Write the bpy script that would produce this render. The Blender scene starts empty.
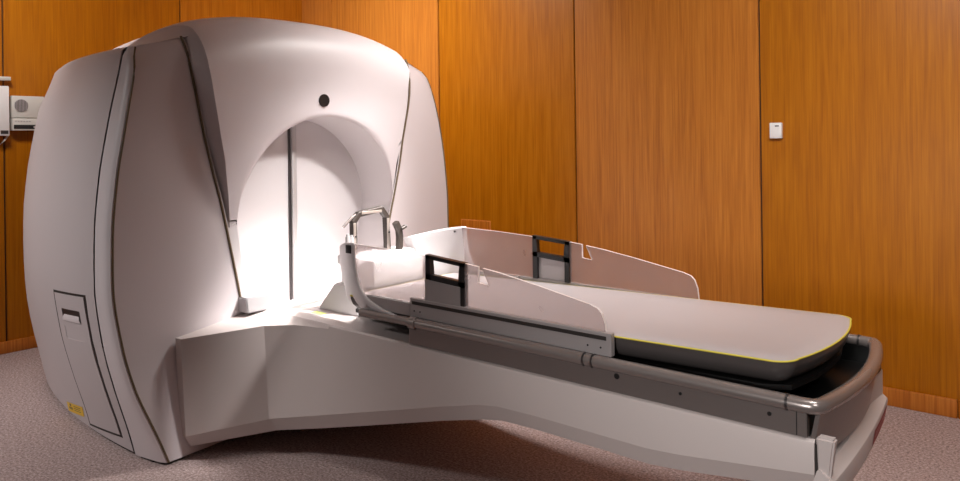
import bpy, bmesh, math, random
from mathutils import Vector, Matrix
random.seed(7)
PI = math.pi
SC = bpy.context.scene
COL = SC.collection
VC = 2.26            # lateral centre line of the machine and its couch (couch runs along +X)

# ------------------------------------------------------------------ helpers
def interp(tab, x):
    """monotone-ish cubic interpolation through (x, y) pairs"""
    n = len(tab)
    if x <= tab[0][0]: return tab[0][1]
    if x >= tab[-1][0]: return tab[-1][1]
    d = [(tab[i+1][1]-tab[i][1])/(tab[i+1][0]-tab[i][0]) for i in range(n-1)]
    m = [d[0]] + [0 if d[i-1]*d[i] <= 0 else 2*d[i-1]*d[i]/(d[i-1]+d[i]) for i in range(1, n-1)] + [d[-1]]
    for i in range(n-1):
        if x <= tab[i+1][0]:
            h = tab[i+1][0]-tab[i][0]; t = (x-tab[i][0])/h
            return ((2*t**3-3*t**2+1)*tab[i][1] + (t**3-2*t**2+t)*h*m[i]
                    + (-2*t**3+3*t**2)*tab[i+1][1] + (t**3-t**2)*h*m[i+1])

def spline(pts, n):
    """Catmull-Rom through points, n samples per segment"""
    P = [Vector(p) for p in pts]; out = []
    for i in range(len(P)-1):
        a = P[i-1] if i else P[i]*2-P[i+1]
        b, c = P[i], P[i+1]
        d = P[i+2] if i+2 < len(P) else c*2-b
        for k in range(n):
            t = k/n
            out.append(0.5*((2*b)+(c-a)*t+(2*a-5*b+4*c-d)*t*t+(3*b-a-3*c+d)*t**3))
    out.append(P[-1]); return out

def srgb(r, g, b):
    f = lambda c: c/12.92 if c <= .04045 else ((c+.055)/1.055)**2.4
    return (f(r/255), f(g/255), f(b/255), 1)

def link(name, bm, mats, parent=None, angle=35, recalc=True):
    if recalc: bmesh.ops.recalc_face_normals(bm, faces=bm.faces)
    me = bpy.data.meshes.new(name); bm.to_mesh(me); bm.free()
    if not isinstance(mats, (list, tuple)): mats = [mats]
    for m in mats: me.materials.append(m)
    me.shade_smooth(); me.set_sharp_from_angle(angle=math.radians(angle))
    o = bpy.data.objects.new(name, me); COL.objects.link(o)
    if parent:
        o.parent = parent
        P = parent; off = Vector((0, 0, 0))
        while P: off += P.location; P = P.parent
        o.location = -off                # geometry below is written in room coordinates
        o.location = o.location
    return o

def thing(name, label, cat, loc=(0, 0, 0), group=None):
    o = bpy.data.objects.new(name, None); COL.objects.link(o)
    o.empty_display_size = .1
    o.location = loc; o['label'] = label; o['category'] = cat
    if group: o['group'] = group
    return o

def tag(o, label, cat, group=None):
    o['label'] = label; o['category'] = cat
    if group: o['group'] = group
    return o

def struct(o):
    o['kind'] = 'structure'; return o

def grid(bm, rows, mi=0, close=False):
    V = [[bm.verts.new(p) for p in r] for r in rows]
    for i in range(len(V)-1):
        n = len(V[i])
        for j in range(n if close else n-1):
            q = [V[i][j], V[i][(j+1) % n], V[i+1][(j+1) % n], V[i+1][j]]
            try: f = bm.faces.new(q); f.material_index = mi
            except ValueError: pass
    return V

def box(bm, x0, x1, y0, y1, z0, z1, bev=0, seg=2, mi=0):
    b = bmesh.new()
    bmesh.ops.create_cube(b, size=1)
    for v in b.verts:
        v.co = Vector((x0+(v.co.x+.5)*(x1-x0), y0+(v.co.y+.5)*(y1-y0), z0+(v.co.z+.5)*(z1-z0)))
    if bev: bmesh.ops.bevel(b, geom=b.edges[:], offset=bev, segments=seg, profile=.5, affect='EDGES')
    merge(bm, b, mi)

def merge(bm, b, mi=0):
    mp = {v: bm.verts.new(v.co) for v in b.verts}
    for f in b.faces:
        try: n = bm.faces.new([mp[v] for v in f.verts]); n.material_index = mi or f.material_index
        except ValueError: pass
    b.free()

def tube(bm, pts, r, n=14, caps=True, mi=0, sx=1, up=None):
    """sweep a round (or up-aligned elliptical) section along pts"""
    P = [Vector(p) for p in pts]; rows = []
    ref = Vector(up) if up else Vector((0, 0, 1))
    for i, p in enumerate(P):
        t = (P[min(i+1, len(P)-1)]-P[max(i-1, 0)]).normalized()
        rr = ref if abs(t.dot(ref)) < .95 else Vector((0, 1, 0))
        a = t.cross(rr).normalized(); b = a.cross(t).normalized()
        rad = r[i] if isinstance(r, (list, tuple)) else r
        rows.append([p + a*(math.cos(2*PI*k/n)*rad*sx) + b*(math.sin(2*PI*k/n)*rad) for k in range(n)])
    V = grid(bm, rows, mi, close=True)
    if caps:
        for R in (V[0][::-1], V[-1]):
            f = bm.faces.new(R); f.material_index = mi

def squaretube(bm, pts, w, h, up=(1, 0, 0), bev=.15, mi=0):
    """sweep a chamfered rectangle, w across, h along `up`, mitred"""
    P = [Vector(p) for p in pts]; rows = []; upv = Vector(up).normalized()
    c = bev*min(w, h)
    prof = [(-w/2+c, -h/2), (w/2-c, -h/2), (w/2, -h/2+c), (w/2, h/2-c), (w/2-c, h/2), (-w/2+c, h/2), (-w/2, h/2-c), (-w/2, -h/2+c)]
    for i, p in enumerate(P):
        d0 = (P[i]-P[i-1]).normalized() if i else (P[1]-P[0]).normalized()
        d1 = (P[i+1]-P[i]).normalized() if i+1 < len(P) else d0
        t = (d0+d1).normalized(); a = t.cross(upv).normalized()
        s = 1/max(.5, t.dot(d0))
        rows.append([p + a*(x*s) + upv*y for x, y in prof])
    V = grid(bm, rows, mi, close=True)
    for R in (V[0][::-1], V[-1]):
        f = bm.faces.new(R); f.material_index = mi

def prism_xz(bm, poly, y0, y1, mi=0, mi_rim=None):
    """polygon in X-Z, thickness along Y"""
    A = [bm.verts.new((x, y0, z)) for x, z in poly]; B = [bm.verts.new((x, y1, z)) for x, z in poly]
    for R in (A, B[::-1]):
        f = bm.faces.new(R); f.material_index = mi
    n = len(poly)
    for i in range(n):
        f = bm.faces.new([A[i], B[i], B[(i+1) % n], A[(i+1) % n]]); f.material_index = mi if mi_rim is None else mi_rim

def cyl(bm, c, axis, r, L, n=20, mi=0):
    a = Vector(axis).normalized()
    tube(bm, [Vector(c)-a*L/2, Vector(c)+a*L/2], r, n, mi=mi)

# ------------------------------------------------------------------ materials
def new_mat(name):
    m = bpy.data.materials.new(name); m.use_nodes = True
    nt = m.node_tree; b = nt.nodes['Principled BSDF']
    return m, nt, b

def paint(name, col, rough=.45, spec=.5, metal=0, bump=.0, bscale=400, coat=0, var=.03, vscale=6):
    m, nt, b = new_mat(name)
    N = nt.nodes.new; L = nt.links.new
    tc = N('ShaderNodeTexCoord')
    nz = N('ShaderNodeTexNoise'); nz.inputs['Scale'].default_value = vscale; nz.inputs['Detail'].default_value = 3
    L(tc.outputs['Object'], nz.inputs['Vector'])
    mr = N('ShaderNodeMapRange'); mr.inputs['To Min'].default_value = 1-var; mr.inputs['To Max'].default_value = 1+var
    L(nz.outputs['Fac'], mr.inputs['Value'])
    hs = N('ShaderNodeHueSaturation'); hs.inputs['Color'].default_value = col
    L(mr.outputs['Result'], hs.inputs['Value']); L(hs.outputs['Color'], b.inputs['Base Color'])
    b.inputs['Roughness'].default_value = rough; b.inputs['Metallic'].default_value = metal
    b.inputs['Specular IOR Level'].default_value = spec; b.inputs['Coat Weight'].default_value = coat
    if bump:
        n2 = N('ShaderNodeTexNoise'); n2.inputs['Scale'].default_value = bscale; n2.inputs['Detail'].default_value = 2
        L(tc.outputs['Object'], n2.inputs['Vector'])
        bp = N('ShaderNodeBump'); bp.inputs['Strength'].default_value = bump; bp.inputs['Distance'].default_value = .002
        L(n2.outputs['Fac'], bp.inputs['Height']); L(bp.outputs['Normal'], b.inputs['Normal'])
    return m

def wood(name, base, dark, light, rough=.38):
    m, nt, b = new_mat(name); N = nt.nodes.new; L = nt.links.new
    tc = N('ShaderNodeTexCoord'); at = N('ShaderNodeAttribute'); at.attribute_name = 'panel_tone'
    sep = N('ShaderNodeSeparateXYZ'); L(tc.outputs['Object'], sep.inputs[0])
    def noise(sx, sz, detail, woff):
        mx = N('ShaderNodeMath'); mx.operation = 'MULTIPLY'; mx.inputs[1].default_value = sx; L(sep.outputs['X'], mx.inputs[0])
        mz = N('ShaderNodeMath'); mz.operation = 'MULTIPLY'; mz.inputs[1].default_value = sz; L(sep.outputs['Z'], mz.inputs[0])
        cb = N('ShaderNodeCombineXYZ'); L(mx.outputs[0], cb.inputs[0]); L(mz.outputs[0], cb.inputs[2])
        wa = N('ShaderNodeMath'); wa.operation = 'MULTIPLY_ADD'; wa.inputs[1].default_value = 37.0; wa.inputs[2].default_value = woff
        L(at.outputs['Fac'], wa.inputs[0])
        t = N('ShaderNodeTexNoise'); t.noise_dimensions = '4D'; t.inputs['Scale'].default_value = 1; t.inputs['Detail'].default_value = detail
        L(cb.outputs[0], t.inputs['Vector']); L(wa.outputs[0], t.inputs['W'])
        return t
    a = noise(7, .45, 3, 0); c = noise(95, 1.6, 4, 5); e = noise(320, 6, 2, 9)
    # cathedral figure: bands of the slow noise
    sn = N('ShaderNodeMath'); sn.operation = 'MULTIPLY'; sn.inputs[1].default_value = 55; L(a.outputs['Fac'], sn.inputs[0])
    si = N('ShaderNodeMath'); si.operation = 'SINE'; L(sn.outputs[0], si.inputs[0])
    s2 = N('ShaderNodeMath'); s2.operation = 'MULTIPLY_ADD'; s2.inputs[1].default_value = .045; s2.inputs[2].default_value = 0; L(si.outputs[0], s2.inputs[0])
    ad = N('ShaderNodeMath'); ad.operation = 'MULTIPLY_ADD'; ad.inputs[1].default_value = .55; L(c.outputs['Fac'], ad.inputs[0]); L(s2.outputs[0], ad.inputs[2])
    ae = N('ShaderNodeMath'); ae.operation = 'MULTIPLY_ADD'; ae.inputs[1].default_value = .45; L(e.outputs['Fac'], ae.inputs[0]); L(ad.outputs[0], ae.inputs[2])
    rp = N('ShaderNodeValToRGB'); cr = rp.color_ramp
    cr.elements[0].position = .28; cr.elements[0].color = dark
    cr.elements[1].position = .74; cr.elements[1].color = light
    el = cr.elements.new(.5); el.color = base
    L(ae.outputs[0], rp.inputs[0])
    hs = N('ShaderNodeHueSaturation'); L(rp.outputs[0], hs.inputs['Color'])
    vr = N('ShaderNodeMapRange'); vr.inputs['To Min'].default_value = .78; vr.inputs['To Max'].default_value = 1.25; L(at.outputs['Fac'], vr.inputs['Value'])
    L(vr.outputs[0], hs.inputs['Value'])
    sr = N('ShaderNodeMapRange'); sr.inputs['To Min'].default_value = 1.06; sr.inputs['To Max'].default_value = .96; L(at.outputs['Fac'], sr.inputs['Value'])
    L(sr.outputs[0], hs.inputs['Saturation'])
    L(hs.outputs[0], b.inputs['Base Color'])
    b.inputs['Roughness'].default_value = rough; b.inputs['Specular IOR Level'].default_value = .35
    bp = N('ShaderNodeBump'); bp.inputs['Strength'].default_value = .05; bp.inputs['Distance'].default_value = .002
    L(e.outputs['Fac'], bp.inputs['Height']); L(bp.outputs[0], b.inputs['Normal'])
    return m

def carpet_mat():
    m, nt, b = new_mat('speckled_carpet'); N = nt.nodes.new; L = nt.links.new
    tc = N('ShaderNodeTexCoord')
    n1 = N('ShaderNodeTexNoise'); n1.inputs['Scale'].default_value = 95; n1.inputs['Detail'].default_value = 4; n1.inputs['Roughness'].default_value = .75
    n2 = N('ShaderNodeTexNoise'); n2.inputs['Scale'].default_value = 1.3; n2.inputs['Detail'].default_value = 2
    L(tc.outputs['Object'], n1.inputs['Vector']); L(tc.outputs['Object'], n2.inputs['Vector'])
    rp = N('ShaderNodeValToRGB'); cr = rp.color_ramp
    cr.elements[0].position = .30; cr.elements[0].color = srgb(104, 88, 85)
    cr.elements[1].position = .72; cr.elements[1].color = srgb(218, 200, 197)
    el = cr.elements.new(.5); el.color = srgb(166, 146, 143)
    L(n1.outputs['Fac'], rp.inputs[0])
    mr = N('ShaderNodeMapRange'); mr.inputs['To Min'].default_value = .93; mr.inputs['To Max'].default_value = 1.07; L(n2.outputs['Fac'], mr.inputs['Value'])
    hs = N('ShaderNodeHueSaturation'); L(rp.outputs[0], hs.inputs['Color']); L(mr.outputs[0], hs.inputs['Value'])
    L(hs.outputs[0], b.inputs['Base Color']); b.inputs['Roughness'].default_value = .95; b.inputs['Specular IOR Level'].default_value = .1
    bp = N('ShaderNodeBump'); bp.inputs['Strength'].default_value = .35; bp.inputs['Distance'].default_value = .004
    L(n1.outputs['Fac'], bp.inputs['Height']); L(bp.outputs[0], b.inputs['Normal'])
    return m

def acrylic_mat():
    m, nt, b = new_mat('frosted_acrylic'); N = nt.nodes.new; L = nt.links.new
    tr = N('ShaderNodeBsdfTransparent'); tr.inputs[0].default_value = (.93, .90, .90, 1)
    tl = N('ShaderNodeBsdfTranslucent'); tl.inputs[0].default_value = (.80, .74, .74, 1)
    b.inputs['Base Color'].default_value = (.58, .52, .52, 1); b.inputs['Roughness'].default_value = .22
    nz = N('ShaderNodeTexNoise'); nz.inputs['Scale'].default_value = 5
    tc = N('ShaderNodeTexCoord'); L(tc.outputs['Object'], nz.inputs['Vector'])
    mr = N('ShaderNodeMapRange'); mr.inputs['To Min'].default_value = .31; mr.inputs['To Max'].default_value = .36; L(nz.outputs['Fac'], mr.inputs['Value'])
    m1 = N('ShaderNodeMixShader'); m1.inputs[0].default_value = .5
    L(b.outputs[0], m1.inputs[1]); L(tl.outputs[0], m1.inputs[2])
    m2 = N('ShaderNodeMixShader'); L(mr.outputs[0], m2.inputs[0]); L(tr.outputs[0], m2.inputs[1]); L(m1.outputs[0], m2.inputs[2])
    L(m2.outputs[0], nt.nodes['Material Output'].inputs[0])
    return m

M = dict(
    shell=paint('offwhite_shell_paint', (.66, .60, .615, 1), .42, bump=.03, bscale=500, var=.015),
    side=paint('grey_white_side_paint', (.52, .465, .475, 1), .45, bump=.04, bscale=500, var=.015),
    base=paint('couch_cover_paint', (.62, .545, .525, 1), .42, bump=.03, bscale=500, var=.015),
    liner=paint('bore_liner_paint', (.66, .62, .625, 1), .5, var=.01),
    door=paint('shield_door_paint', (.64, .60, .605, 1), .45, var=.01),
    seam=paint('dark_rubber_seam', (.022, .016, .014, 1), .6),
    piping=paint('tan_edge_piping', (.135, .095, .050, 1), .5),
    black=paint('black_plastic', (.012, .011, .011, 1), .35),
    tray=paint('bronze_grey_metal', (.225, .190, .180, 1), .30, metal=.45, var=.04),
    trayin=paint('black_tray_lining', (.006, .006, .006, 1), .3, spec=.4),
    rail=paint('satin_metal_rail', (.34, .295, .28, 1), .27, metal=.6, var=.03),
    plate=paint('grey_anodised_plate', (.42, .385, .385, 1), .36, metal=.25),
    steel=paint('brushed_steel', (.55, .53, .53, 1), .35, metal=.4),
    darksteel=paint('dark_steel', (.10, .09, .09, 1), .35, metal=.8),
    bronze=paint('dark_bronze_frame', (.045, .035, .03, 1), .38, metal=.3),
    bronzel=paint('pale_bronze_frame', (.42, .36, .32, 1), .35, metal=.6),
    vinyl=paint('pale_grey_vinyl', (.50, .45, .455, 1), .36, bump=.05, bscale=250, var=.02),
    vinyld=paint('dark_grey_vinyl', (.085, .073, .071, 1), .28, spec=.6, var=.05),
    yellow=paint('yellow_cord', (.72, .60, .08, 1), .5),
    label=paint('yellow_warning_label', (.75, .47, .03, 1), .5),
    lime=paint('lime_marker_label', (.66, .78, .16, 1), .5),
    red=paint('red_label', (.42, .04, .045, 1), .5),
    redd=paint('pale_red_print', (.62, .26, .26, 1), .5),
    greyblk=paint('grey_plastic_block', (.33, .31, .315, 1), .45),
    white=paint('white_plastic', (.80, .78, .78, 1), .4),
    offw=paint('intercom_grey_plastic', (.60, .57, .53, 1), .45),
    acr=acrylic_mat(),
    acre=paint('acrylic_edge_painted_glow', (.86, .78, .76, 1), .3),  # pale colour stands in for the glow of the guard edges
    carpet=carpet_mat(),
    wood=wood('veneer_panelling', srgb(174, 104, 24), srgb(148, 82, 14), srgb(192, 122, 38)),
    skirt=wood('baseboard_wood', srgb(176, 100, 30), srgb(138, 70, 18), srgb(200, 128, 54)),
    groove=paint('panel_groove', (.030, .006, .002, 1), .7),
    ceil=paint('ceiling_paint', (.72, .70, .67, 1), .8),
)

# ------------------------------------------------------------------ room
bm = bmesh.new(); box(bm, -5.45, 3.2, -3.0, 4.3, -.06, 0)
struct(link('floor', bm, M['carpet']))
bm = bmesh.new(); box(bm, -5.45, 3.2, -3.0, 4.3, 3.0, 3.06)
struct(link('ceiling', bm, M['ceil']))

def wall(name, seams, tones, z0, z1, loc, rot):
    """veneer panels with open joints, local X along the wall, room side = -Y"""
    bm = bmesh.new(); lay = bm.faces.layers.float.new('panel_tone')
    for i in range(len(seams)-1):
        b = bmesh.new(); g = .0045
        bmesh.ops.create_cube(b, size=1)
        x0, x1 = seams[i]+g, seams[i+1]-g
        for v in b.verts: v.co = Vector((x0+(v.co.x+.5)*(x1-x0), (v.co.y+.5)*.02, z0+(v.co.z+.5)*(z1-z0)))
        bmesh.ops.bevel(b, geom=b.edges[:], offset=.003, segments=2, affect='EDGES')
        n0 = len(bm.faces); merge(bm, b); bm.faces.ensure_lookup_table()
        for f in bm.faces[n0:]: f[lay] = tones[i]
    n0 = len(bm.faces)
    box(bm, seams[0], seams[-1], .012, .08, z0, z1)
    bm.faces.ensure_lookup_table()
    for f in bm.faces[n0:]: f.material_index = 1
    o = link(name, bm, [M['wood'], M['groove']]); o.location = loc; o.rotation_euler = (0, 0, rot)
    return struct(o)

def skirting(name, seams, loc, rot, h=.085):
    bm = bmesh.new(); lay = bm.faces.layers.float.new('panel_tone')
    for i in range(len(seams)-1):
        n0 = len(bm.faces); box(bm, seams[i]+.0012, seams[i+1]-.0012, -.018, 0, 0, h, .004)
        bm.faces.ensure_lookup_table()
        for f in bm.faces[n0:]: f[lay] = .35+.3*(i % 2)
    o = link(name, bm, M['skirt']); o.location = loc; o.rotation_euler = (0, 0, rot); return struct(o)

WR = math.radians(1)
RS = [-4.55, -4.345, -3.185, -2.025-.0, -.870, .28, 1.43, 2.58]     # joints along the right wall
RS = [-4.63, -4.225, -3.031, -1.878, -.7296, .42, 1.57, 2.72]
wall('wall_right', RS, [.85, .82, .40, .80, .32, .5, .4], 0, 3.0, (-.67, 3.985, 0), WR)
skirting('baseboard_right', [-4.60, -2.3, .147, 2.72], (-.67, 3.985, 0), WR)
wall('wall_left', [-.9, .46, 1.628, 2.80, 3.915], [.4, .35, .30, .48], 0, 3.0, (-5.29, 0, 0), PI/2)
skirting('baseboard_left', [-.9, 1.2, 3.885], (-5.29, 0, 0), PI/2, .075)

wall('wall_front_unseen', [-4.5, -2.2, 0, 2.2, 3.2], [.4, .4, .4, .4], 0, 3.0, (3.1, 0, 0), -PI/2)  # out of view, added to cut the light from the foot side

# flush hatch low on the right wall, only its upper edge shows over the couch
bm = bmesh.new(); lay = bm.faces.layers.float.new('panel_tone')
box(bm, -2.83, -2.575, -.006, 0, .45, .735, .002)
for f in bm.faces: f[lay] = .5
box(bm, -2.836, -2.569, -.004, .001, .444, .741, .001)
for f in bm.faces:
    if f[lay] == 0: f[lay] = 1.0
hatch = link('wall_hatch', bm, M['skirt']); hatch.location = (-.67, 3.985, 0); hatch.rotation_euler = (0, 0, WR)
tag(hatch, 'small flush wooden hatch low on the panelled wall behind the couch', 'hatch')

# white wall switch on the panelling right of the double joint
sw = thing('wall_switch', 'small white square switch box on the wood panelling', 'switch', (0, 0, 0))
bm = bmesh.new(); box(bm, -.674, -.612, -.026, 0, 1.288, 1.370, .004)
link('switch_body', bm, M['white'], sw)
bm = bmesh.new(); box(bm, -.645, -.625, -.0275, -.020, 1.350, 1.356)
link('indicator_slot', bm, M['darksteel'], sw)
sw.location = (-.67, 3.985, 0); sw.rotation_euler = (0, 0, WR)

# intercom and neighbour box on the left wall
XL = -5.29
ic = thing('wall_intercom', 'grey wall intercom with round speaker grille and row of buttons', 'intercom', (XL, 1.745, 1.40))
bm = bmesh.new(); box(bm, XL+.001, XL+.055, 1.655, 1.842, 1.480, 1.617, .004); box(bm, XL+.001, XL+.065, 1.655, 1.842, 1.398, 1.474, .004)
box(bm, XL+.001, XL+.045, 1.66, 1.838, 1.47, 1.485)
link('intercom_body', bm, M['offw'], ic)
bm = bmesh.new(); cyl(bm, (XL+.056, 1.708, 1.556), (1, 0, 0), .040, .006, 32)
gr = link('speaker_grille', bm, M['plate'], ic)
bm = bmesh.new()
for k in range(9):
    d = -.032+k*.008; h = math.sqrt(.038**2-d*d)
    box(bm, XL+.058, XL+.0605, 1.708+d-.0013, 1.708+d+.0013, 1.556-h, 1.556+h)
link('grille_slats', bm, M['darksteel'], gr)
bm = bmesh.new(); box(bm, XL+.062, XL+.0665, 1.662, 1.836, 1.408, 1.434)
bs = link('button_strip', bm, M['black'], ic)
for k in range(3):
    bm = bmesh.new(); cyl(bm, (XL+.068, 1.778+k*.022, 1.420), (1, 0, 0), .006, .006, 12); link('button', bm, M['steel'], bs)
for k in range(6):
    bm = bmesh.new(); box(bm, XL+.062, XL+.067, 1.668+k*.016, 1.678+k*.016, 1.452, 1.459); link('key', bm, M['plate'], ic)

wb = thing('wall_box', 'white wall mounted unit left of the grey intercom', 'wall unit', (XL, 1.52, 1.36))
bm = bmesh.new(); box(bm, XL+.001, XL+.07, 1.38, 1.638, 1.365, 1.675, .006); link('unit_body', bm, M['white'], wb)
bm = bmesh.new(); box(bm, XL+.066, XL+.0715, 1.588, 1.630, 1.376, 1.398); link('name_plate', bm, M['darksteel'], wb)
sh = tag(link('wall_rail', (lambda b: (box(b, XL+.001, XL+.05, 1.35, 1.655, 1.712, 1.735, .003), b)[1])(bmesh.new()), M['offw']),
         'short pale rail on the wall above the white unit', 'rail')
bm = bmesh.new(); tube(bm, [(XL+.05, 1.640, 1.374), (XL+.045, 1.618, 1.34), (XL+.02, 1.56, 1.27), (XL+.012, 1.54, 1.0), (XL+.022, 1.54, .10), (XL+.03, 1.54, .006)], .005, 8)
tag(link('cable', bm, M['offw']), 'thin cable hanging below the white wall unit', 'cable')

# ------------------------------------------------------------------ gantry
WT = [(0, .848), (.1, .872), (.3, .930), (.5, .977), (.75, 1.005), (.93, 1.003), (1.16, .983), (1.35, .951), (1.5, .920), (1.6, .897), (1.66, .886), (1.69, .878), (1.705, .862)]
UET = [(0, -2.905), (.15, -2.93), (.4, -2.965), (.8, -2.985), (1.3, -2.985), (1.5, -2.995), (1.6, -3.010), (1.67, -3.035), (1.705, -3.060)]   # front outer edge of the wing
UFT = [(.5, -2.945), (1.45, -2.940), (1.6, -2.952), (1.68, -2.972), (1.765, -3.025)]                                              # plane of the piping
PT = {-1: [(0, .34), (.3, .375), (.55, .415), (.8, .465), (1.05, .52), (1.2, .56), (1.36, .598), (1.55, .632), (1.66, .645), (1.76, .648)],
      1: [(0, .32), (.3, .35), (.55, .385), (.8, .43), (.93, .462), (1.03, .49), (1.2, .532), (1.42, .570), (1.55, .592), (1.66, .612), (1.76, .64)]}
FT = [(.93, -2.938), (1.1, -2.905), (1.3, -2.875), (1.45, -2.865), (1.7, -2.865)]      # front of the centre shell leans forward over the arch
def fx(z): return interp(FT, z)
def Wd(z, u):
    k = min(1, max(0, (z-.1)/.6)); c = (.112+.038*k)*(u+3.3)**2 + (.035*min(1, max(0, (-3.2-u)/.9))*min(1, max(0, (z-1.5)/.17)))
    s = 1.0
    if u < -4.40:
        t = min(1, (-4.40-u)/.50); s = math.sqrt(max(0, 1-t*t))
    return (interp(WT, z)-c)*s
def pw(z, sg=-1): return interp(PT[sg], z)
def qw(z, sg=-1): return pw(z, sg)-(.004+.024*min(1, max(0, (z-.93)/.3)) if sg < 0 else .004+.052*min(1, max(0, (z-.93)/.25)))      # half width at the crease
def side_pt(u, z, off=0, sgn=-1):
    """point on the bulging side, pushed off along the local normal"""
    e = .004
    p = Vector((u, Wd(z, u), z))
    du = Vector((e, Wd(z, u+e)-Wd(z, u-0), 0)); dz = Vector((0, Wd(z+e, u)-Wd(z, u), e))
    n = dz.cross(du).normalized()
    if n.y < 0: n = -n
    p = p+n*off
    return Vector((p.x, VC+sgn*p.y, p.z))

mach = thing('radiosurgery_machine', 'large off-white radiosurgery machine with an arched bore, standing on the carpet', 'medical machine', (-3.9, VC, 0))
ZS = [.022, .06, .1, .15, .2, .3, .4, .5, .6, .7, .8, .9, 1.0, 1.1, 1.2, 1.3, 1.4, 1.5, 1.56, 1.61, 1.65, 1.675, 1.69, 1.70, 1.705]
def UE(z): return interp(UET, z)
def UF(z): return interp(UFT, z)
def We(z): return Wd(z, UE(z))-(.022*(1-z/.3) if z < .3 else 0)
for sg in (-1, 1):
    Y = lambda h: VC+sg*h
    us = [-3.098]+[-3.1-.05*k for k in range(1, 26)]+[-4.40-.5*math.sin(PI/2*k/14) for k in range(1, 15)]
    bm = bmesh.new()
    rows = [[(u, Y(Wd(z, u)), z) for u in us] for z in ZS]
    rows.append([(u, Y(max(0, Wd(1.705, u)-.03)), 1.711) for u in us])
    rows.append([(u, Y(min(.6, Wd(1.705, u)*.7)), 1.765) for u in us])
    grid(bm, rows)
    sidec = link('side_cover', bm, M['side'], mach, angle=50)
    # seam
    bm = bmesh.new()
    us2 = [-3.101, -3.082]
    rows = [[(u, Y(Wd(z, u)-.006), z) for u in us2] for z in ZS]
    rows.append([(u, Y(.6), 1.758) for u in us2]); grid(bm, rows)
    link('seam', bm, M['seam'], sidec)
    # wing: outer strip, rounded front edge and front face in one panel
    bm = bmesh.new()
    T3 = [0, .3, .6, .85, .95]
    rows = []
    nz = 44
    def strip_row(z):
        ue = UE(z)-.006; out = []
        for t in T3:
            u = -3.085+(ue+3.085)*t
            w = Wd(z, u)*(1-t)+(Wd(z, u)-Wd(z, UE(z))+We(z))*t
            out.append((u, Y(w-(.004 if t > .9 else 0)), z))
        return out
    for i in range(nz+1):
        r = i/nz; z = .012+1.693*r
        row = strip_row(z); ue = UE(z); we = We(z)
        row.append((ue, Y(we-.010), z))
        zp = .012+(1.765-.012)*r; pin = pw(zp, sg); uf = UF(zp)
        for k in range(1, 9):
            t = k/8
            row.append((ue+.002+(uf-ue)*t**.9, Y((we-.022)*(1-t)+pin*t), z*(1-t)+zp*t))
        rows.append(row)
    grid(bm, rows)
    capo = rows[-1][:6]; inner_w = .60
    capi = [(-3.085+( -3.0+3.085)*t, Y(inner_w), 1.768) for t in T3]+[(-3.005, Y(inner_w), 1.768)]
    grid(bm, [capo, [tuple(a[q]*.6+b[q]*.4 for q in range(3)) for a, b in zip(capo, capi)], capi])
    grid(bm, [[capo[-1], capi[-1]], [rows[-1][7], (-3.0, Y(inner_w+.02), 1.767)], [rows[-1][10], (-3.0, Y(inner_w+.01), 1.768)], [rows[-1][13], (-3.01, Y(inner_w), 1.767)]])
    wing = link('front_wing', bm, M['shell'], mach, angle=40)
    # dark seal along the wing's outer front edge
    bm = bmesh.new()
    pts = [(UE(z)+.0015, Y(We(z)-.018), z) for z in [.012+1.69*k/40 for k in range(41)]]
    tube(bm, pts, .0042, 8); link('edge_seal', bm, M['piping'], wing)

# plinth, coloured dark for the shadow gap under the covers
bm = bmesh.new()
us = [-2.985-.05*k for k in range(0, 29)]+[-4.40-.47*math.sin(PI/2*k/10) for k in range(1, 10)]
ring = [(u, VC-Wd(.02, u)+.02) for u in us]; ring += [(u, VC+Wd(.02, u)-.02) for u in us[::-1]]
V0 = [bm.verts.new((x, y, 0)) for x, y in ring]; V1 = [bm.verts.new((x, y, .03)) for x, y in ring]
for i in range(len(ring)):
    j = (i+1) % len(ring); bm.faces.new([V0[i], V0[j], V1[j], V1[i]])
bm.faces.new(V1)
link('plinth', bm, M['seam'], mach)

# centre shell : front face with arch, running over the top to the back
R = .46; ZC = .962; BY = .008
bm = bmesh.new()
NA = 120
inner, outer = [], []
sgn = lambda x: 1 if x > 0 else -1
for i in range(NA+1):
    th = PI*i/NA
    c, sn = math.cos(th), math.sin(th)
    inner.append((BY+R*c, ZC+R*sn))
    lo, hi = R, 3.0
    for _ in range(50):
        mid = (lo+hi)/2; x, z = BY+mid*c, ZC+mid*sn
        if z > 1.55 or abs(x) > max(qw(z, sgn(x)), R*.2): hi = mid
        else: lo = mid
    outer.append((BY+lo*c, ZC+lo*sn))
for q in (1, -1):            # snap the ray nearest the upper corner to it
    k = min(range(NA+1), key=lambda i: (outer[i][0]-q*qw(1.55, q))**2+(outer[i][1]-1.55)**2)
    outer[k] = (q*qw(1.55, q), 1.55)
rows = []
for t in [0, .02, .05, .10, .2, .35, .5, .75, 1]:
    row = []
    for a, b in zip(inner, outer):
        x, z = a[0]*(1-t)+b[0]*t, a[1]*(1-t)+b[1]*t
        row.append((fx(z)-(.010*(1-t/.1)**2 if t < .1 else 0), VC+x, z))
    rows.append(row)
grid(bm, rows)
FX = -2.865
path = spline([(FX-.0004, 0, 1.545), (FX-.003, 0, 1.62), (FX-.014, 0, 1.70), (FX-.042, 0, 1.78), (FX-.095, 0, 1.845), (FX-.19, 0, 1.895), (-3.3, 0, 1.935), (-3.6, 0, 1.958), (-4.1, 0, 1.96), (-4.5, 0, 1.925), (-4.75, 0, 1.86), (-4.88, 0, 1.76), (-4.92, 0, 1.6)], 5)
def hw(z, u, q):
    if u > -4.4: return qw(min(z, 1.74), q)
    return qw(1.74, q)-.25*((-4.4-u)/.52)**2
S = [k/20-1 for k in range(41)]
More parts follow.
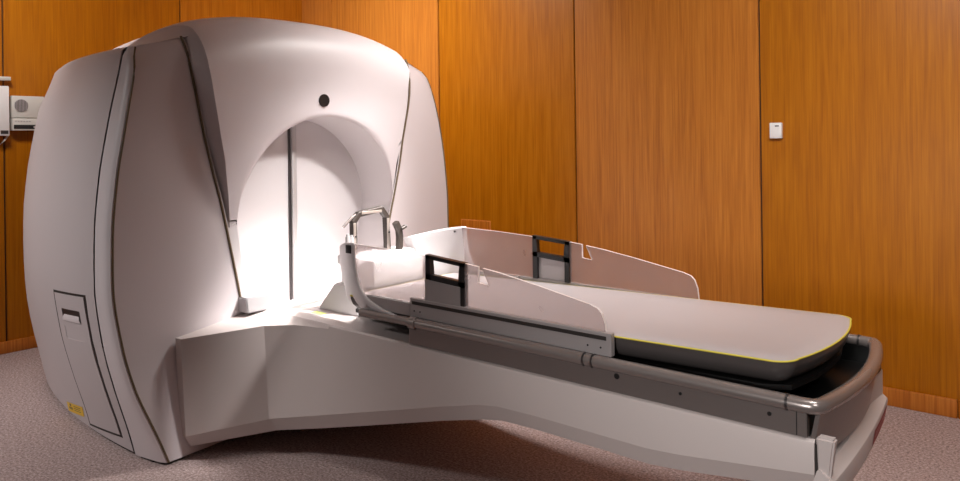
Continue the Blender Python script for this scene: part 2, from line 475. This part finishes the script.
def drop(s, z, u):
    f = min(1, max(0, (z-1.55)/.28)); f = f*f*(3-2*f)
    g = min(1.1, max(0, (-2.95-u)/1.1))
    return (.075+.26*g**1.7)*abs(s)**2.6*f
rows = []
for p in path:
    rows.append([(p.x, VC+s*hw(p.z, p.x, sgn(s)), p.z-drop(s, p.z, p.x)) for s in S])
grid(bm, rows)
# rim walls running back to the wings and down to the covers
for sg in (-1, 1):
    edge = [(fx(z), sg*qw(z, sg), z) for z in [.93+.61*k/20 for k in range(20)]]
    edge += [(p.x, sg*hw(p.z, p.x, sg), p.z-drop(1, p.z, p.x)) for p in path]
    rA, rB, rC = [], [], []
    for i, (x, y, z) in enumerate(edge):
        a = edge[max(0, i-1)]; b = edge[min(len(edge)-1, i+1)]
        t = Vector((b[0]-a[0], 0, b[2]-a[2])).normalized(); n = Vector((-t.z, 0, t.x))     # into the shell
        w_ = pw(min(z, 1.74), sg)-qw(min(z, 1.74), sg)+.012
        if p.x < -4.4 and x < -4.4: w_ = .012
        rA.append((x, VC+y, z))
        q = Vector((x, VC+y+sg*.004, z))+n*.010; rB.append(q[:])
        q = Vector((x, VC+y+sg*w_, z))+n*.095; rC.append(q[:])
    grid(bm, [rA, rB, rC])
    bm.faces.new([bm.verts.new(q) for q in [(fx(.93), VC+BY+sg*(R-.002), .95), (fx(.93), VC+sg*qw(.93, sg), .93), (fx(.93)-.085, VC+sg*(pw(.93, sg)+.01), .93), (fx(.93)-.085, VC+BY+sg*(R-.002), .95)]])
bmesh.ops.remove_doubles(bm, verts=bm.verts, dist=.0004)
center = link('centre_shell', bm, M['shell'], mach, angle=38)
for sg in (-1, 1):
    bm = bmesh.new()
    pts = [(UF(z)+.003, VC+sg*(pw(z, sg)+.012+(.022*min(1, max(0, (z-1.3)/.25)) if sg > 0 else 0)), z) for z in [.55+1.21*k/30 for k in range(31)]]
    tube(bm, pts, .0055, 8); link('piping', bm, M['piping'], center)
# dark round eye above the arch
bm = bmesh.new()
eye = (FX+.002, 2.236, 1.500)
cyl(bm, eye, (1, 0, 0), .030, .008, 32, 0)
e = link('sensor_eye', bm, M['black'], center, angle=30)

# bore liner and lower jambs
bm = bmesh.new()
prof = [(-R+.002, z) for z in ()]
zl = [.40, .5, .6, .7, .8, .88, .93]
arc = [(BY+R*math.cos(PI*i/80), ZC+R*math.sin(PI*i/80)) for i in range(81)]
lip = lambda z: .012+.030*min(1, max(0, (z-.5)/.4))
prof = [(pw(z, 1)-.002, z) for z in zl]+arc+[(-pw(z, -1)+lip(z), z) for z in zl[::-1]]
rows = []
for t in (0, .2, .4, .7, 1):
    row = []
    for x, z in prof:
        u0 = fx(z)-.009 if z > .935 else UF(z)-.001
        row.append((u0*(1-t)-3.18*t, VC+x, z))
    rows.append(row)
grid(bm, rows)
zz = zl+[.955]
grid(bm, [[(UF(z)-.001, VC-pw(z, -1)-.006, z) for z in zz], [(UF(z)-.001, VC-pw(z, -1)+lip(z), z) for z in zz]])
link('bore_liner', bm, M['liner'], mach, angle=40)
bm = bmesh.new(); box(bm, -3.18, -2.93, VC-.40, VC+.40, .40, .49)
for q in bm.verts:
    if q.co.x > -3 and q.co.z > .45: q.co.z = .552
link('bore_floor', bm, M['liner'], mach)
# two shielding doors with the steel bar down their joint
for sg in (-1, 1):
    bm = bmesh.new()
    half = [(0.012, .46), (.5, .46), (.5, ZC)]+[(.5*math.cos(PI/2*i/24), ZC+.5*math.sin(PI/2*i/24)) for i in range(1, 24)]+[(.012, ZC+.5)]
    A = [bm.verts.new((-3.165, VC+sg*x, z)) for x, z in half]; B = [bm.verts.new((-3.23, VC+sg*x, z)) for x, z in half]
    bm.faces.new(A); bm.faces.new(B[::-1])
    for i in range(len(half)): j = (i+1) % len(half); bm.faces.new([A[i], B[i], B[j], A[j]])
    link('shield_door', bm, M['door'], mach, angle=20)
bm = bmesh.new()
box(bm, -3.175, -3.150, VC-.021, VC-.013, .487, 1.43, .003, 1); box(bm, -3.175, -3.150, VC+.013, VC+.021, .487, 1.43, .003, 1)
db = link('door_bar', bm, M['darksteel'], mach)
bm = bmesh.new(); box(bm, -3.172, -3.140, VC-.013, VC+.013, .487, 1.43, .005, 2); link('bar_core', bm, M['steel'], db)

# service hatch, its recessed grip and the yellow radiation sticker on the near side
HC = [(-3.545, .648), (-3.245, .667), (-3.098+.0, .130), (-3.50, .10)]   # TL TR BR BL in (u, z)
HC = [(-3.506, .661), (-3.189, .679), (-3.178, .080), (-3.497, .050)]
def hpt(s, t, off):
    a, b, c, d = HC
    u = (a[0]*(1-s)+b[0]*s)*(1-t)+(d[0]*(1-s)+c[0]*s)*t
    z = (a[1]*(1-s)+b[1]*s)*(1-t)+(d[1]*(1-s)+c[1]*s)*t
    return side_pt(u, z, off)
def patch(bm, s0, s1, t0, t1, off, depth, ns=8, nt=14, mi=0):
    top = [[hpt(s0+(s1-s0)*i/ns, t0+(t1-t0)*j/nt, off) for i in range(ns+1)] for j in range(nt+1)]
    grid(bm, top, mi)
    def rim(a, b): grid(bm, [a, b], mi)
    bot = [[hpt(s0+(s1-s0)*i/ns, t0+(t1-t0)*j/nt, off-depth) for i in range(ns+1)] for j in range(nt+1)]
    rim(top[0], bot[0]); rim(top[-1], bot[-1]); rim([r[0] for r in top], [r[0] for r in bot]); rim([r[-1] for r in top], [r[-1] for r in bot])
bm = bmesh.new(); patch(bm, -.055, 1.045, -.016, 1.02, .0010, .003)
gap = link('hatch_gap', bm, M['seam'], mach)
bm = bmesh.new()
G0, G1, K0, K1 = .105, .190, .232, .322
patch(bm, 0, 1, 0, G0, .003, .004, nt=3); patch(bm, 0, .2, G0, G1, .003, .004, nt=3); patch(bm, .82, 1, G0, G1, .003, .004, nt=3)
patch(bm, 0, 1, G1, K0, .003, .004, nt=2)
patch(bm, 0, .2, K0, K1, .003, .004, nt=3); patch(bm, .82, 1, K0, K1, .003, .004, nt=3); patch(bm, 0, 1, K1, 1, .003, .004, nt=24)
patch(bm, .18, .84, K0-.002, K1+.002, .0018, .0006, nt=3)
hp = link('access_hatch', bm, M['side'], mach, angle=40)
bm = bmesh.new(); patch(bm, .19, .83, G0-.004, G1+.002, .0016, .0004, nt=3); link('grip_recess', bm, M['black'], hp)
bm = bmesh.new()
rows = [[hpt(.2+.62*i/6, G1, .0065) for i in range(7)], [hpt(.22+.58*i/6, G1-.022, .008) for i in range(7)], [hpt(.26+.50*i/6, G1-.045, .0018) for i in range(7)]]
grid(bm, rows); link('grip_lip', bm, M['shell'], hp)

def on_side(u, z, off): return side_pt(u, z, off)
STK = [(-3.815, .054), (-3.552, .094), (-3.565, .042), (-3.825, .004)]      # TL TR BR BL
def spt(a, b, off):       # a along, b up, 0..1
    p = [STK[3][q]*(1-a)+STK[2][q]*a for q in (0, 1)]; t = [STK[0][q]*(1-a)+STK[1][q]*a for q in (0, 1)]
    return on_side(p[0]*(1-b)+t[0]*b, max(.024, .02+p[1]*(1-b)+t[1]*b), off)
bm = bmesh.new(); grid(bm, [[spt(i/6, j/4, .0015) for i in range(7)] for j in range(5)])
st = link('warning_sticker', bm, M['label'], mach)
bm = bmesh.new()
for k in range(3):
    a0 = math.radians(60+120*k); ring0 = []; ring1 = []
    for i in range(7):
        a = a0+math.radians(60)*i/6
        ring0.append(spt(.24+.022*math.cos(a)*1.0, .55+.066*math.sin(a), .0022)); ring1.append(spt(.24+.11*math.cos(a), .55+.34*math.sin(a), .0022))
    grid(bm, [ring0, ring1])
link('radiation_symbol', bm, M['black'], st)
bm = bmesh.new()
for k, wlen in enumerate((.42, .36, .40)):
    z = .72-.2*k; grid(bm, [[spt(.46+wlen*i/4, z, .0022) for i in range(5)], [spt(.46+wlen*i/4, z+.06, .0022) for i in range(5)]])
link('printed_lines', bm, M['piping'], st)

# ------------------------------------------------------------------ treatment couch
couch = thing('treatment_couch', 'long cantilevered treatment couch with clear side guards leading out of the bore', 'treatment couch', (-1.7, VC, 0))
#   u,      d1,  zt,   d2,   z2,   d3,   z3,   d4,   z4
# each station: x of the section, (half width, z) of the top edge, ledge, flank foot and underside (x offsets where a crease runs askew)
ST = [(-2.945, .556, (0, .740, .497), (0, .726, .092), (0, .700, .046)),
      (-2.905, .556, (0, .738, .498), (0, .722, .094), (0, .697, .047)),
      (-2.722, .556, (0, .465, .526), (.088, .506, .165), (.094, .480, .112)),
      (-2.700, .556, (.10, .400, .536), (.080, .498, .168), (.086, .472, .114)),
      (-2.42, .556, (0, .364, .540), (0, .424, .205), (0, .404, .148)),
      (-2.20, .556, (0, .364, .540), (0, .392, .258), (0, .370, .200)),
      (-2.00, .556, (0, .364, .540), (0, .374, .308), (0, .352, .252)),
      (-1.80, .556, (0, .364, .540), (0, .366, .362), (0, .344, .306)),
      (-1.62, .556, (0, .364, .540), (0, .365, .408), (0, .342, .352)),
      (-1.54, .556, (0, .364, .540), (0, .365, .420), (0, .340, .366)),
      (-1.40, .556, (0, .364, .540), (0, .365, .424), (0, .340, .370)),
      (-1.00, .556, (0, .364, .540), (0, .365, .422), (0, .340, .368)),
      (-.90, .556, (0, .364, .540), (0, .365, .430), (0, .340, .378)),
      (-.548, .556, (0, .364, .540), (0, .365, .474), (0, .340, .427))]
bm = bmesh.new(); rows = []
for u, zt, (e2, d2, z2), (e3, d3, z3), (e4, d4, z4) in ST:
    h = [(u, .18, zt), (u, .354, zt), (u, .362, zt-.006), (u+e2, d2, z2), (u+e3, d3, z3), (u+e4, d4, z4)]
    rows.append([(x, VC-d, z) for x, d, z in h]+[(u, VC, z4)]+[(x, VC+d, z) for x, d, z in h[::-1]]+[(u, VC, zt)])
V = grid(bm, rows, close=True)
bm.faces.new(V[0][::-1]); bm.faces.new(V[-1])
link('base_cover', bm, M['base'], couch, angle=18)

# foot-end bumper: bowed band between two upright horns
def bow(y): return .05*(1-(y/.365)**2)
def strip(bm, prof, y0, y1, n, mi=0, base=-.548, fn=None):
    rows = []; fn = fn or bow
    for i in range(n+1):
        y = y0+(y1-y0)*i/n
        rows.append([(base+fn(y)+o, VC+y, z) for o, z in prof])
    V = grid(bm, rows, mi, close=True)
    for Rg in (V[0][::-1], V[-1]): f = bm.faces.new(Rg); f.material_index = mi
def bow2(y): return .012*(1-(y/.365)**2)-.015*y/.365
bm = bmesh.new()
strip(bm, [(-.010, .485), (.0, .487), (.026, .464), (.028, .457), (.018, .396), (-.006, .388), (-.022, .390), (-.018, .46)], -.366, .366, 36, base=-.547, fn=bow2)
for sg in (-1, 1):
    y0, y1 = (VC-.366, VC-.334) if sg < 0 else (VC+.334, VC+.366)
    b = bmesh.new(); box(b, -.5435 if sg < 0 else -.590, -.500 if sg < 0 else -.552, y0, y1, .424 if sg < 0 else .390, .568 if sg < 0 else .540)
    for q in b.verts:
        if q.co.z < .5 and q.co.x > (-.53 if sg < 0 else -.57): q.co.x -= .020
        if q.co.z < .5 and abs(q.co.y-VC) > .36: q.co.y -= sg*.012
    bmesh.ops.bevel(b, geom=b.edges[:], offset=.005, segments=2, affect='EDGES'); merge(bm, b)
bmp = link('end_bumper', bm, M['base'], couch, angle=30)
xh = -.552
bm = bmesh.new(); box(bm, xh-.002, xh+.0012, VC+.346, VC+.358, .488, .522, .001, 1); link('horn_insert', bm, M['greyblk'], bmp)
def bumper_lower(y, t, off):
    o = .028*(1-t)+.018*t; z = .457*(1-t)+.396*t
    return (-.547+bow2(y)+o+off, VC+y, z)
bm = bmesh.new(); grid(bm, [[bumper_lower(.08+.25*i/10, t, .0015) for i in range(11)] for t in (.05, .5, .85)]); rl = link('red_label', bm, M['red'], bmp)
bm = bmesh.new()
for a, b in ((.22, .30), (.42, .50)): grid(bm, [[bumper_lower(.10+.19*i/8, t, .0025) for i in range(9)] for t in (a, b)])
link('printed_lines', bm, M['redd'], rl)
for sg in (-1,):
    bm = bmesh.new(); box(bm, -.5485, -.5425, *sorted((VC+sg*.30, VC+sg*.360)), .432, .548); link('joint', bm, M['seam'], couch)

# tray: side plates, floor, bowed end wall
TX = -.565
for sg in (-1, 1):
    y0, y1 = sorted((VC+sg*.338, VC+sg*.362))
    bm = bmesh.new(); box(bm, -1.955, TX, y0, y1, .558, .636, .002, 1)
    tp = link('tray_side', bm, M['tray'], couch)
    for u, r in ((-1.092, .0085), (-.895, .0045), (-.655, .0055)):
        bm = bmesh.new(); cyl(bm, (u, VC+sg*.3622, .598 if r < .006 else .607), (0, 1, 0), r, .003, 14); link('screw_hole', bm, M['black'], tp)
    bm = bmesh.new(); box(bm, -.590, -.588, y0-.0006, y1+.0006, .560, .632); link('plate_joint', bm, M['black'], tp)
    bm = bmesh.new(); box(bm, -1.95, TX, *sorted((VC+sg*.334, VC+sg*.338)), .570, .640); link('tray_lining', bm, M['trayin'], tp)
bm = bmesh.new(); box(bm, -1.93, -.545, VC-.335, VC+.335, .558, .572); link('tray_floor', bm, M['trayin'], couch)
def bow3(y): return .047*(1-(y/.365)**2)-.010*y/.31
def strip2(bm, prof, y0, y1, n, mi=0): strip(bm, prof, y0, y1, n, mi, base=-.570, fn=bow3)
bm = bmesh.new()
strip2(bm, [(.012, .640), (.022, .640), (-.004, .500), (-.016, .500)], -.350, .350, 32)
ew = link('tray_end', bm, M['tray'], couch, angle=30)
bm = bmesh.new(); strip2(bm, [(.006, .642), (.012, .642), (.004, .565), (-.002, .565)], -.345, .345, 32); link('end_lining', bm, M['trayin'], ew)
bm = bmesh.new()
rr = .0195; zr = .634
pts = [(-1.955, VC-.352, zr)]+[(-1.93+.1*k, VC-.352, zr) for k in range(1, 14)]
pts += spline([(-.575, VC-.352, zr), (-.550, VC-.346, zr), (-.537, VC-.325, zr)], 5)[:-1]
pts += [(-.559+bow3(y), VC+y, zr) for y in [-.31+.62*k/24 for k in range(25)]]
pts += spline([(-.559, VC+.325, zr), (-.572, VC+.346, zr), (-.597, VC+.352, zr)], 5)
pts += [(-.63-.1*k, VC+.352, zr) for k in range(13)]+[(-1.93, VC+.352, zr)]
tube(bm, pts, rr, 16); rim = link('rim_rail', bm, M['rail'], couch, angle=60)
for sg in (-1, 1):
    for u in (-1.935, -1.205, -1.175, -.612):
        bm = bmesh.new(); cyl(bm, (u, VC+sg*.352, zr), (1, 0, 0), .0212 if u > -1.93 else .024, .006 if u > -1.93 else .03, 20)
        link('collar', bm, M['darksteel'] if u > -1.93 else M['rail'], rim)
    bm = bmesh.new(); tube(bm, [(-2.24, VC+sg*.342, .628), (-1.92, VC+sg*.350, .634)], .0165, 14); link('inner_rail', bm, M['rail'], couch)

# board the mattress lies on
bm = bmesh.new()
ol = [(-2.42, -.15), (-2.36, -.27), (-2.2, -.285), (-.70, -.285), (-.635, -.25), (-.61, -.12), (-.605, 0)]
ol = ol+[(x, -y) for x, y in ol[-2::-1]]
A = [bm.verts.new((x, VC+y, .612+.034*(x+2.4)/1.8)) for x, y in ol]; B = [bm.verts.new((x, VC+y, .598+.034*(x+2.4)/1.8)) for x, y in ol]
bm.faces.new(A); bm.faces.new(B[::-1])
for i in range(len(ol)): j = (i+1) % len(ol); bm.faces.new([A[i], A[j], B[j], B[i]])
link('couch_board', bm, M['black'], couch)
bm = bmesh.new()
box(bm, -1.93, -.75, VC-.20, VC+.20, .570, .612); link('lift_carriage', bm, M['trayin'], couch)

# slotted rails under the guards
for sg in (-1, 1):
    yo = VC+sg*.345
    bm = bmesh.new(); box(bm, -1.965, -1.120, *sorted((yo, yo-sg*.022)), .652, .722 if sg < 0 else .702, .002, 1)
    sr = link('slotted_rail', bm, M['plate'], couch)
    bm = bmesh.new(); box(bm, -1.955, -1.135, *sorted((yo+sg*.001, yo-sg*.003)), *((.698, .712) if sg < 0 else (.684, .696)), .0018, 1); link('slot', bm, M['seam'], sr)
    for u in (-1.942, -1.912, -1.20, -1.155):
        bm = bmesh.new(); cyl(bm, (u, yo, .676), (0, 1, 0), .003, .003, 10); link('screw', bm, M['black'], sr)
    bm = bmesh.new(); box(bm, -2.215, -1.967, *sorted((yo-sg*.004, yo-sg*.026)), .652, .700, .002, 1); link('head_rail', bm, M['plate'], couch)

# clear side guards with carrying handles
UL, UR = -1.884, -1.706
for sg in (-1, 1):
    yo = VC+sg*.334; yi = yo-sg*.010
    ya, yb = sorted((yo, yi))
    bm = bmesh.new()
    prism_xz(bm, [(-2.285, .703), (-2.285, .80), (-2.30, .893), (-2.1, .889), (UL, .880), (UL, .703)], ya, yb, 0, 1)
    # right piece in two halves around the undercut notch
    prism_xz(bm, [(UR, .703), (UR, .872), (-1.642, .866), (-1.642, .812), (-1.595, .806), (-1.623, .863),
                  (-1.55, .855), (-1.40, .832), (-1.28, .811), (-1.20, .797), (-1.172, .788), (-1.158, .774), (-1.147, .745), (-1.142, .703)], ya, yb, 0, 1)
    sgd = link('side_guard', bm, [M['acr'], M['acre']], couch, angle=20)
    bm = bmesh.new()
    y0, y1 = sorted((yo+sg*.006, yi-sg*.006))
    fr = [(UL-.004, .803, UL+.024, .884), (UR-.024, .797, UR+.004, .874)]
    # frame bars follow the slight fall of the guard
    def quad(a, b, c, d): prism_xz(bm, [a, b, c, d], y0, y1)
    quad((UL-.004, .800), (UL-.004, .886), (UL+.016, .8845), (UL+.022, .800))
    quad((UR-.024, .795), (UR-.016, .8735), (UR+.004, .872), (UR+.004, .795))
    quad((UL-.004, .873), (UL-.004, .887), (UR+.004, .873), (UR+.004, .859))
    quad((UL-.004, .797), (UL-.004, .818), (UR+.004, .806), (UR+.004, .785))
    quad((UL-.004, .703), (UL-.004, .80), (UL+.020, .80), (UL+.020, .703))
    quad((UR-.018, .703), (UR-.018, .80), (UR+.004, .80), (UR+.004, .703))
    link('handle', bm, M['black'], sgd, angle=20)
    bm = bmesh.new()
    y0, y1 = sorted((yo+sg*.009, yo-sg*.002))
    prism_xz(bm, [(UL-.004, .703), (UL-.004, .798), (UR-.013, .788), (UR-.013, .703)], y0, y1)
    link('handle_plate', bm, M['plate'] if sg < 0 else M['plate'], sgd)

# shoulder shells curling in at the head end of the guards
for sg in (-1, 1):
    Y = lambda d: VC+sg*d
    C0 = spline([(-2.285, Y(.336), .897), (-2.275, Y(.338), .80), (-2.235, Y(.342), .715), (-2.13, Y(.346), .664), (-1.97, Y(.350), .638)], 8)
    C1 = spline([(-2.385, Y(.318), .893), (-2.375, Y(.322), .80), (-2.330, Y(.330), .700), (-2.215, Y(.338), .640), (-1.97, Y(.346), .618)], 8)
    C2 = spline([(-2.55, Y(.190), .840), (-2.53, Y(.205), .78), (-2.46, Y(.240), .70), (-2.40, Y(.26), .64), (-2.2, Y(.30), .618)], 8)
    rows = []
    for a, b, c in zip(C0, C1, C2):
        rows.append([(a*(1-t)*(1-t)+b*2*t*(1-t)*1.0+c*t*t)[:] for t in [k/10 for k in range(11)]])
    bm = bmesh.new(); grid(bm, rows)
    so = link('shoulder_shell', bm, M['liner'], couch, angle=50)
    md = so.modifiers.new('thickness', 'SOLIDIFY'); md.thickness = .009; md.offset = 0
    if sg < 0:
        bm = bmesh.new(); box(bm, -2.338, -2.302, *sorted((Y(.318), Y(.3385))), .852, .886, .003); link('latch_recess', bm, M['black'], so)
    else:
        for u in (-2.365, -2.335):
            bm = bmesh.new(); cyl(bm, (u, Y(.322), .872), (0, 1, 0), .005, .02, 12); link('screw', bm, M['darksteel'], so)

# head end: wedge support, carrier, stereotactic head frame
bm = bmesh.new()
lo = [(-2.70, .20), (-2.44, .20)]; 
pb = [(-2.70, VC-.205, .556), (-2.42, VC-.205, .556), (-2.42, VC+.205, .556), (-2.70, VC+.205, .556)]
pt = [(-2.63, VC-.165, .672), (-2.44, VC-.165, .672), (-2.44, VC+.165, .672), (-2.63, VC+.165, .672)]
V0 = [bm.verts.new(p) for p in pb]; V1 = [bm.verts.new(p) for p in pt]
for i in range(4): j = (i+1) % 4; bm.faces.new([V0[i], V0[j], V1[j], V1[i]])
bm.faces.new(V1); bm.faces.new(V0[::-1])
bmesh.ops.bevel(bm, geom=bm.edges[:], offset=.008, segments=3, affect='EDGES')
link('head_support', bm, M['white'], couch)
bm = bmesh.new(); box(bm, -2.60, -2.38, VC-.15, VC+.15, .668, .79, .01); link('head_carrier', bm, M['white'], couch)
HX = -2.55
bm = bmesh.new()
ya, yb = VC-.118, VC+.082
squaretube(bm, [(HX, ya+.004, .770), (HX, ya, .945), (HX, ya+.028, .975), (HX, yb-.036, .990), (HX, yb-.004, .952), (HX, yb+.004, .770)], .024, .030)
hf = link('head_frame', bm, M['bronze'], couch, angle=25)
bm = bmesh.new(); box(bm, HX+.014, HX+.018, ya-.012, ya+.003, .79, .94, .001, 1); box(bm, HX+.014, HX+.018, yb-.012, yb+.004, .79, .945, .001, 1)
box(bm, HX+.014, HX+.019, ya+.035, yb-.045, .975, .987, .001, 1); link('frame_inlay', bm, M['bronzel'], hf)
for y in (ya-.003, yb-.004): 
    bm = bmesh.new(); cyl(bm, (HX+.021, y, .88), (1, 0, 0), .004, .004, 10); link('frame_screw', bm, M['black'], hf)
bm = bmesh.new(); squaretube(bm, [(HX, ya-.055, .925), (HX, ya-.01, .962), (HX, ya+.02, .975)], .010, .008); link('frame_arm', bm, M['rail'], hf)
for k, (dy, dz) in enumerate(((-.040, .862), (-.018, .856))):
    bm = bmesh.new(); cyl(bm, (HX+.01, ya+dy, dz), (0, 0, 1), .011, .045, 16); cyl(bm, (HX+.01, ya+dy, dz+.026), (0, 0, 1), .007, .012, 16)
    link('clamp_knob', bm, M['steel'], hf)
bm = bmesh.new()
squaretube(bm, [(-2.50, 2.372, .775), (-2.50, 2.376, .86), (-2.50, 2.372, .89), (-2.50, 2.352, .925)], .026, .03)
squaretube(bm, [(-2.485, 2.372, .895), (-2.485, 2.400, .905)], .012, .02)
link('clamp_lever', bm, M['bronze'], hf, angle=25)
bm = bmesh.new(); box(bm, -2.60, -2.46, VC-.17, VC+.17, .760, .800, .006); link('frame_mount', bm, M['white'], couch)

# grey stop block at the foot of the arch, lime marker on the cover
bm = bmesh.new()
b = bmesh.new(); box(b, -2.955, -2.868, 1.812, 1.955, .553, .618)
for v in b.verts:
    if v.co.z > .6 and v.co.y > 1.9: v.co.y -= .018
    if v.co.z > .6 and v.co.x > -2.9: v.co.x -= .012
bmesh.ops.bevel(b, geom=b.edges[:], offset=.004, segments=2, affect='EDGES'); merge(bm, b)
link('stop_block', bm, M['greyblk'], couch)
bm = bmesh.new(); box(bm, -2.655, -2.585, 1.985, 2.020, .5563, .5575); link('marker_label', bm, M['lime'], couch)

# ------------------------------------------------------------------ mattress
mat = thing('mattress', 'long pale grey mattress with yellow piping lying on the couch', 'mattress', (-1.45, VC, .65))
def outline(ins, n=10):
    """plan outline: foot end bowed, corners rounded"""
    hwid = .312-ins; x1 = -.615-ins; x0 = -2.34+ins; r = max(.015, .055-ins)
    pts = []
    N = 26
    for k in range(N+1): pts.append((x0+(x1-r-x0)*k/N, -hwid))
    for k in range(1, n): a = -PI/2+PI/2*k/n; pts.append((x1-r+r*math.cos(a), -hwid+r+r*math.sin(a)))
    for k in range(0, 17): y = (-hwid+r)+(2*hwid-2*r)*k/16; pts.append((x1+.035*(1-(y/(hwid-r))**2), y))
    for k in range(1, n): a = PI/2*k/n; pts.append((x1-r+r*math.cos(a), hwid-r+r*math.sin(a)))
    for k in range(N+1): pts.append((x1-r+(x0-x1+r)*k/N, hwid))
    return pts
def mz(x): return .676+.042*(x+2.34)/1.73
def mring(ins, dz): return [(x, VC+y, mz(x)+dz) for x, y in outline(ins)]
bm = bmesh.new()
V = grid(bm, [mring(.085, -.070), mring(.050, -.067), mring(.022, -.054), mring(.006, -.034), mring(.0, -.012), mring(.0, 0)], 1, close=True)
bm.faces.new(V[0][::-1]).material_index = 1
V = grid(bm, [mring(0, 0), mring(.012, .006), mring(.05, .010), mring(.12, .012)], 0, close=True)
bm.faces.new(V[-1])
bmesh.ops.remove_doubles(bm, verts=bm.verts, dist=.0002)
link('mattress_cover', bm, [M['vinyl'], M['vinyld']], mat, angle=60)
bm = bmesh.new(); P = mring(-.001, .001); tube(bm, P+[P[0]], .0027, 8, caps=False); link('piping', bm, M['yellow'], mat, angle=80)

# ------------------------------------------------------------------ lights
def area(name, loc, target, size, energy, col=(1, .96, .92), sy=None, spread=180):
    l = bpy.data.lights.new(name, 'AREA'); l.energy = energy; l.color = col
    l.shape = 'RECTANGLE'; l.size = size; l.size_y = sy or size; l.spread = math.radians(spread)
    o = bpy.data.objects.new(name, l); COL.objects.link(o); o.location = loc
    o.rotation_euler = (Vector(target)-Vector(loc)).to_track_quat('-Z', 'Y').to_euler(); return o
def spot(name, loc, target, energy, ang, blend, rad, col=(1, .97, .95)):
    l = bpy.data.lights.new(name, 'SPOT'); l.energy = energy; l.spot_size = math.radians(ang); l.spot_blend = blend; l.shadow_soft_size = rad; l.color = col
    o = bpy.data.objects.new(name, l); COL.objects.link(o); o.location = loc
    o.rotation_euler = (Vector(target)-Vector(loc)).to_track_quat('-Z', 'Y').to_euler(); return o
area('added_wall_fill', (-.2, 1.7, 2.95), (-.9, 4.0, 1.0), .9, 46, sy=.6, spread=110)  # unseen fill, added to light the right wall but spare the wing
area('added_corner_fill', (-3.5, 2.4, 2.95), (-4.2, 4.0, 1.5), .6, 34, sy=.4, spread=110)  # unseen fill, added to brighten the panels near the corner
area('added_left_wall_fill', (-4.0, 1.0, 2.95), (-5.29, 2.0, 1.6), .6, 19, sy=.4, spread=110)  # unseen fill, added to brighten the left wall panels
area('bore_lamp', (-2.05, 3.05, 2.92), (-2.72, 2.5, .7), .4, 11, sy=.4, spread=70)
spot('bore_spotlight', (-1.35, 2.85, 2.9), (-2.75, 2.22, .62), 950, 22, .7, .10)
spot('added_arch_fill', (-.6, 2.75, 2.9), (-3.1, 2.27, .84), 640, 20, .6, .25)  # unseen spot, added to whiten the doors inside the arch
spot('added_couch_fill', (-1.3, 2.6, 2.92), (-1.55, 2.3, .6), 130, 44, 1, .25)  # unseen spot, added to brighten the mattress from above
spot('added_side_fill', (-4.4, -1.0, 2.9), (-3.75, 1.1, .4), 430, 60, 1, .35)  # unseen spot, added to lift the side cover and floor beside it
spot('added_foot_fill', (1.0, .2, 2.6), (-.35, 2.0, .35), 110, 32, 1, .25)  # unseen spot, added to brighten the foot end of the couch
spot('added_near_fill', (-.5, -1.3, 1.25), (-.85, 1.9, .60), 165, 36, 1, .25)  # unseen low spot, added to brighten the couch's near flank

w = bpy.data.worlds.new('room_ambient'); SC.world = w; w.use_nodes = True
w.node_tree.nodes['Background'].inputs[0].default_value = (1, .95, .93, 1)
w.node_tree.nodes['Background'].inputs[1].default_value = .10

# ------------------------------------------------------------------ camera
f = 740.0; th = math.radians(.75)
kk = math.hypot(877, 740)
u = Vector((877/kk, -740/kk)); v = Vector((740/kk, 877/kk))          # couch axes in (right, forward)
Rt = Vector((u.x, v.x, 0)); Fw = Vector((u.y, v.y, 0)); Up = Vector((0, 0, 1))
X = Rt*math.cos(th)-Up*math.sin(th); Yv = Rt*math.sin(th)+Up*math.cos(th)
cd = bpy.data.cameras.new('camera'); cam = bpy.data.objects.new('camera', cd); COL.objects.link(cam)
m = Matrix.Identity(4)
for i in range(3): m[i][0] = X[i]; m[i][1] = Yv[i]; m[i][2] = -Fw[i]
m[2][3] = 1.3; cam.matrix_world = m
cd.sensor_fit = 'HORIZONTAL'; cd.sensor_width = 36; cd.lens = f/960*36; cd.shift_y = -100.5/960; cd.clip_start = .05
SC.camera = cam
SC.cycles.caustics_reflective = False; SC.cycles.caustics_refractive = False
SC.view_settings.view_transform = 'Standard'; SC.view_settings.look = 'None'; SC.view_settings.gamma = 1
SC.view_settings.use_curve_mapping = False; SC.view_settings.exposure = 0
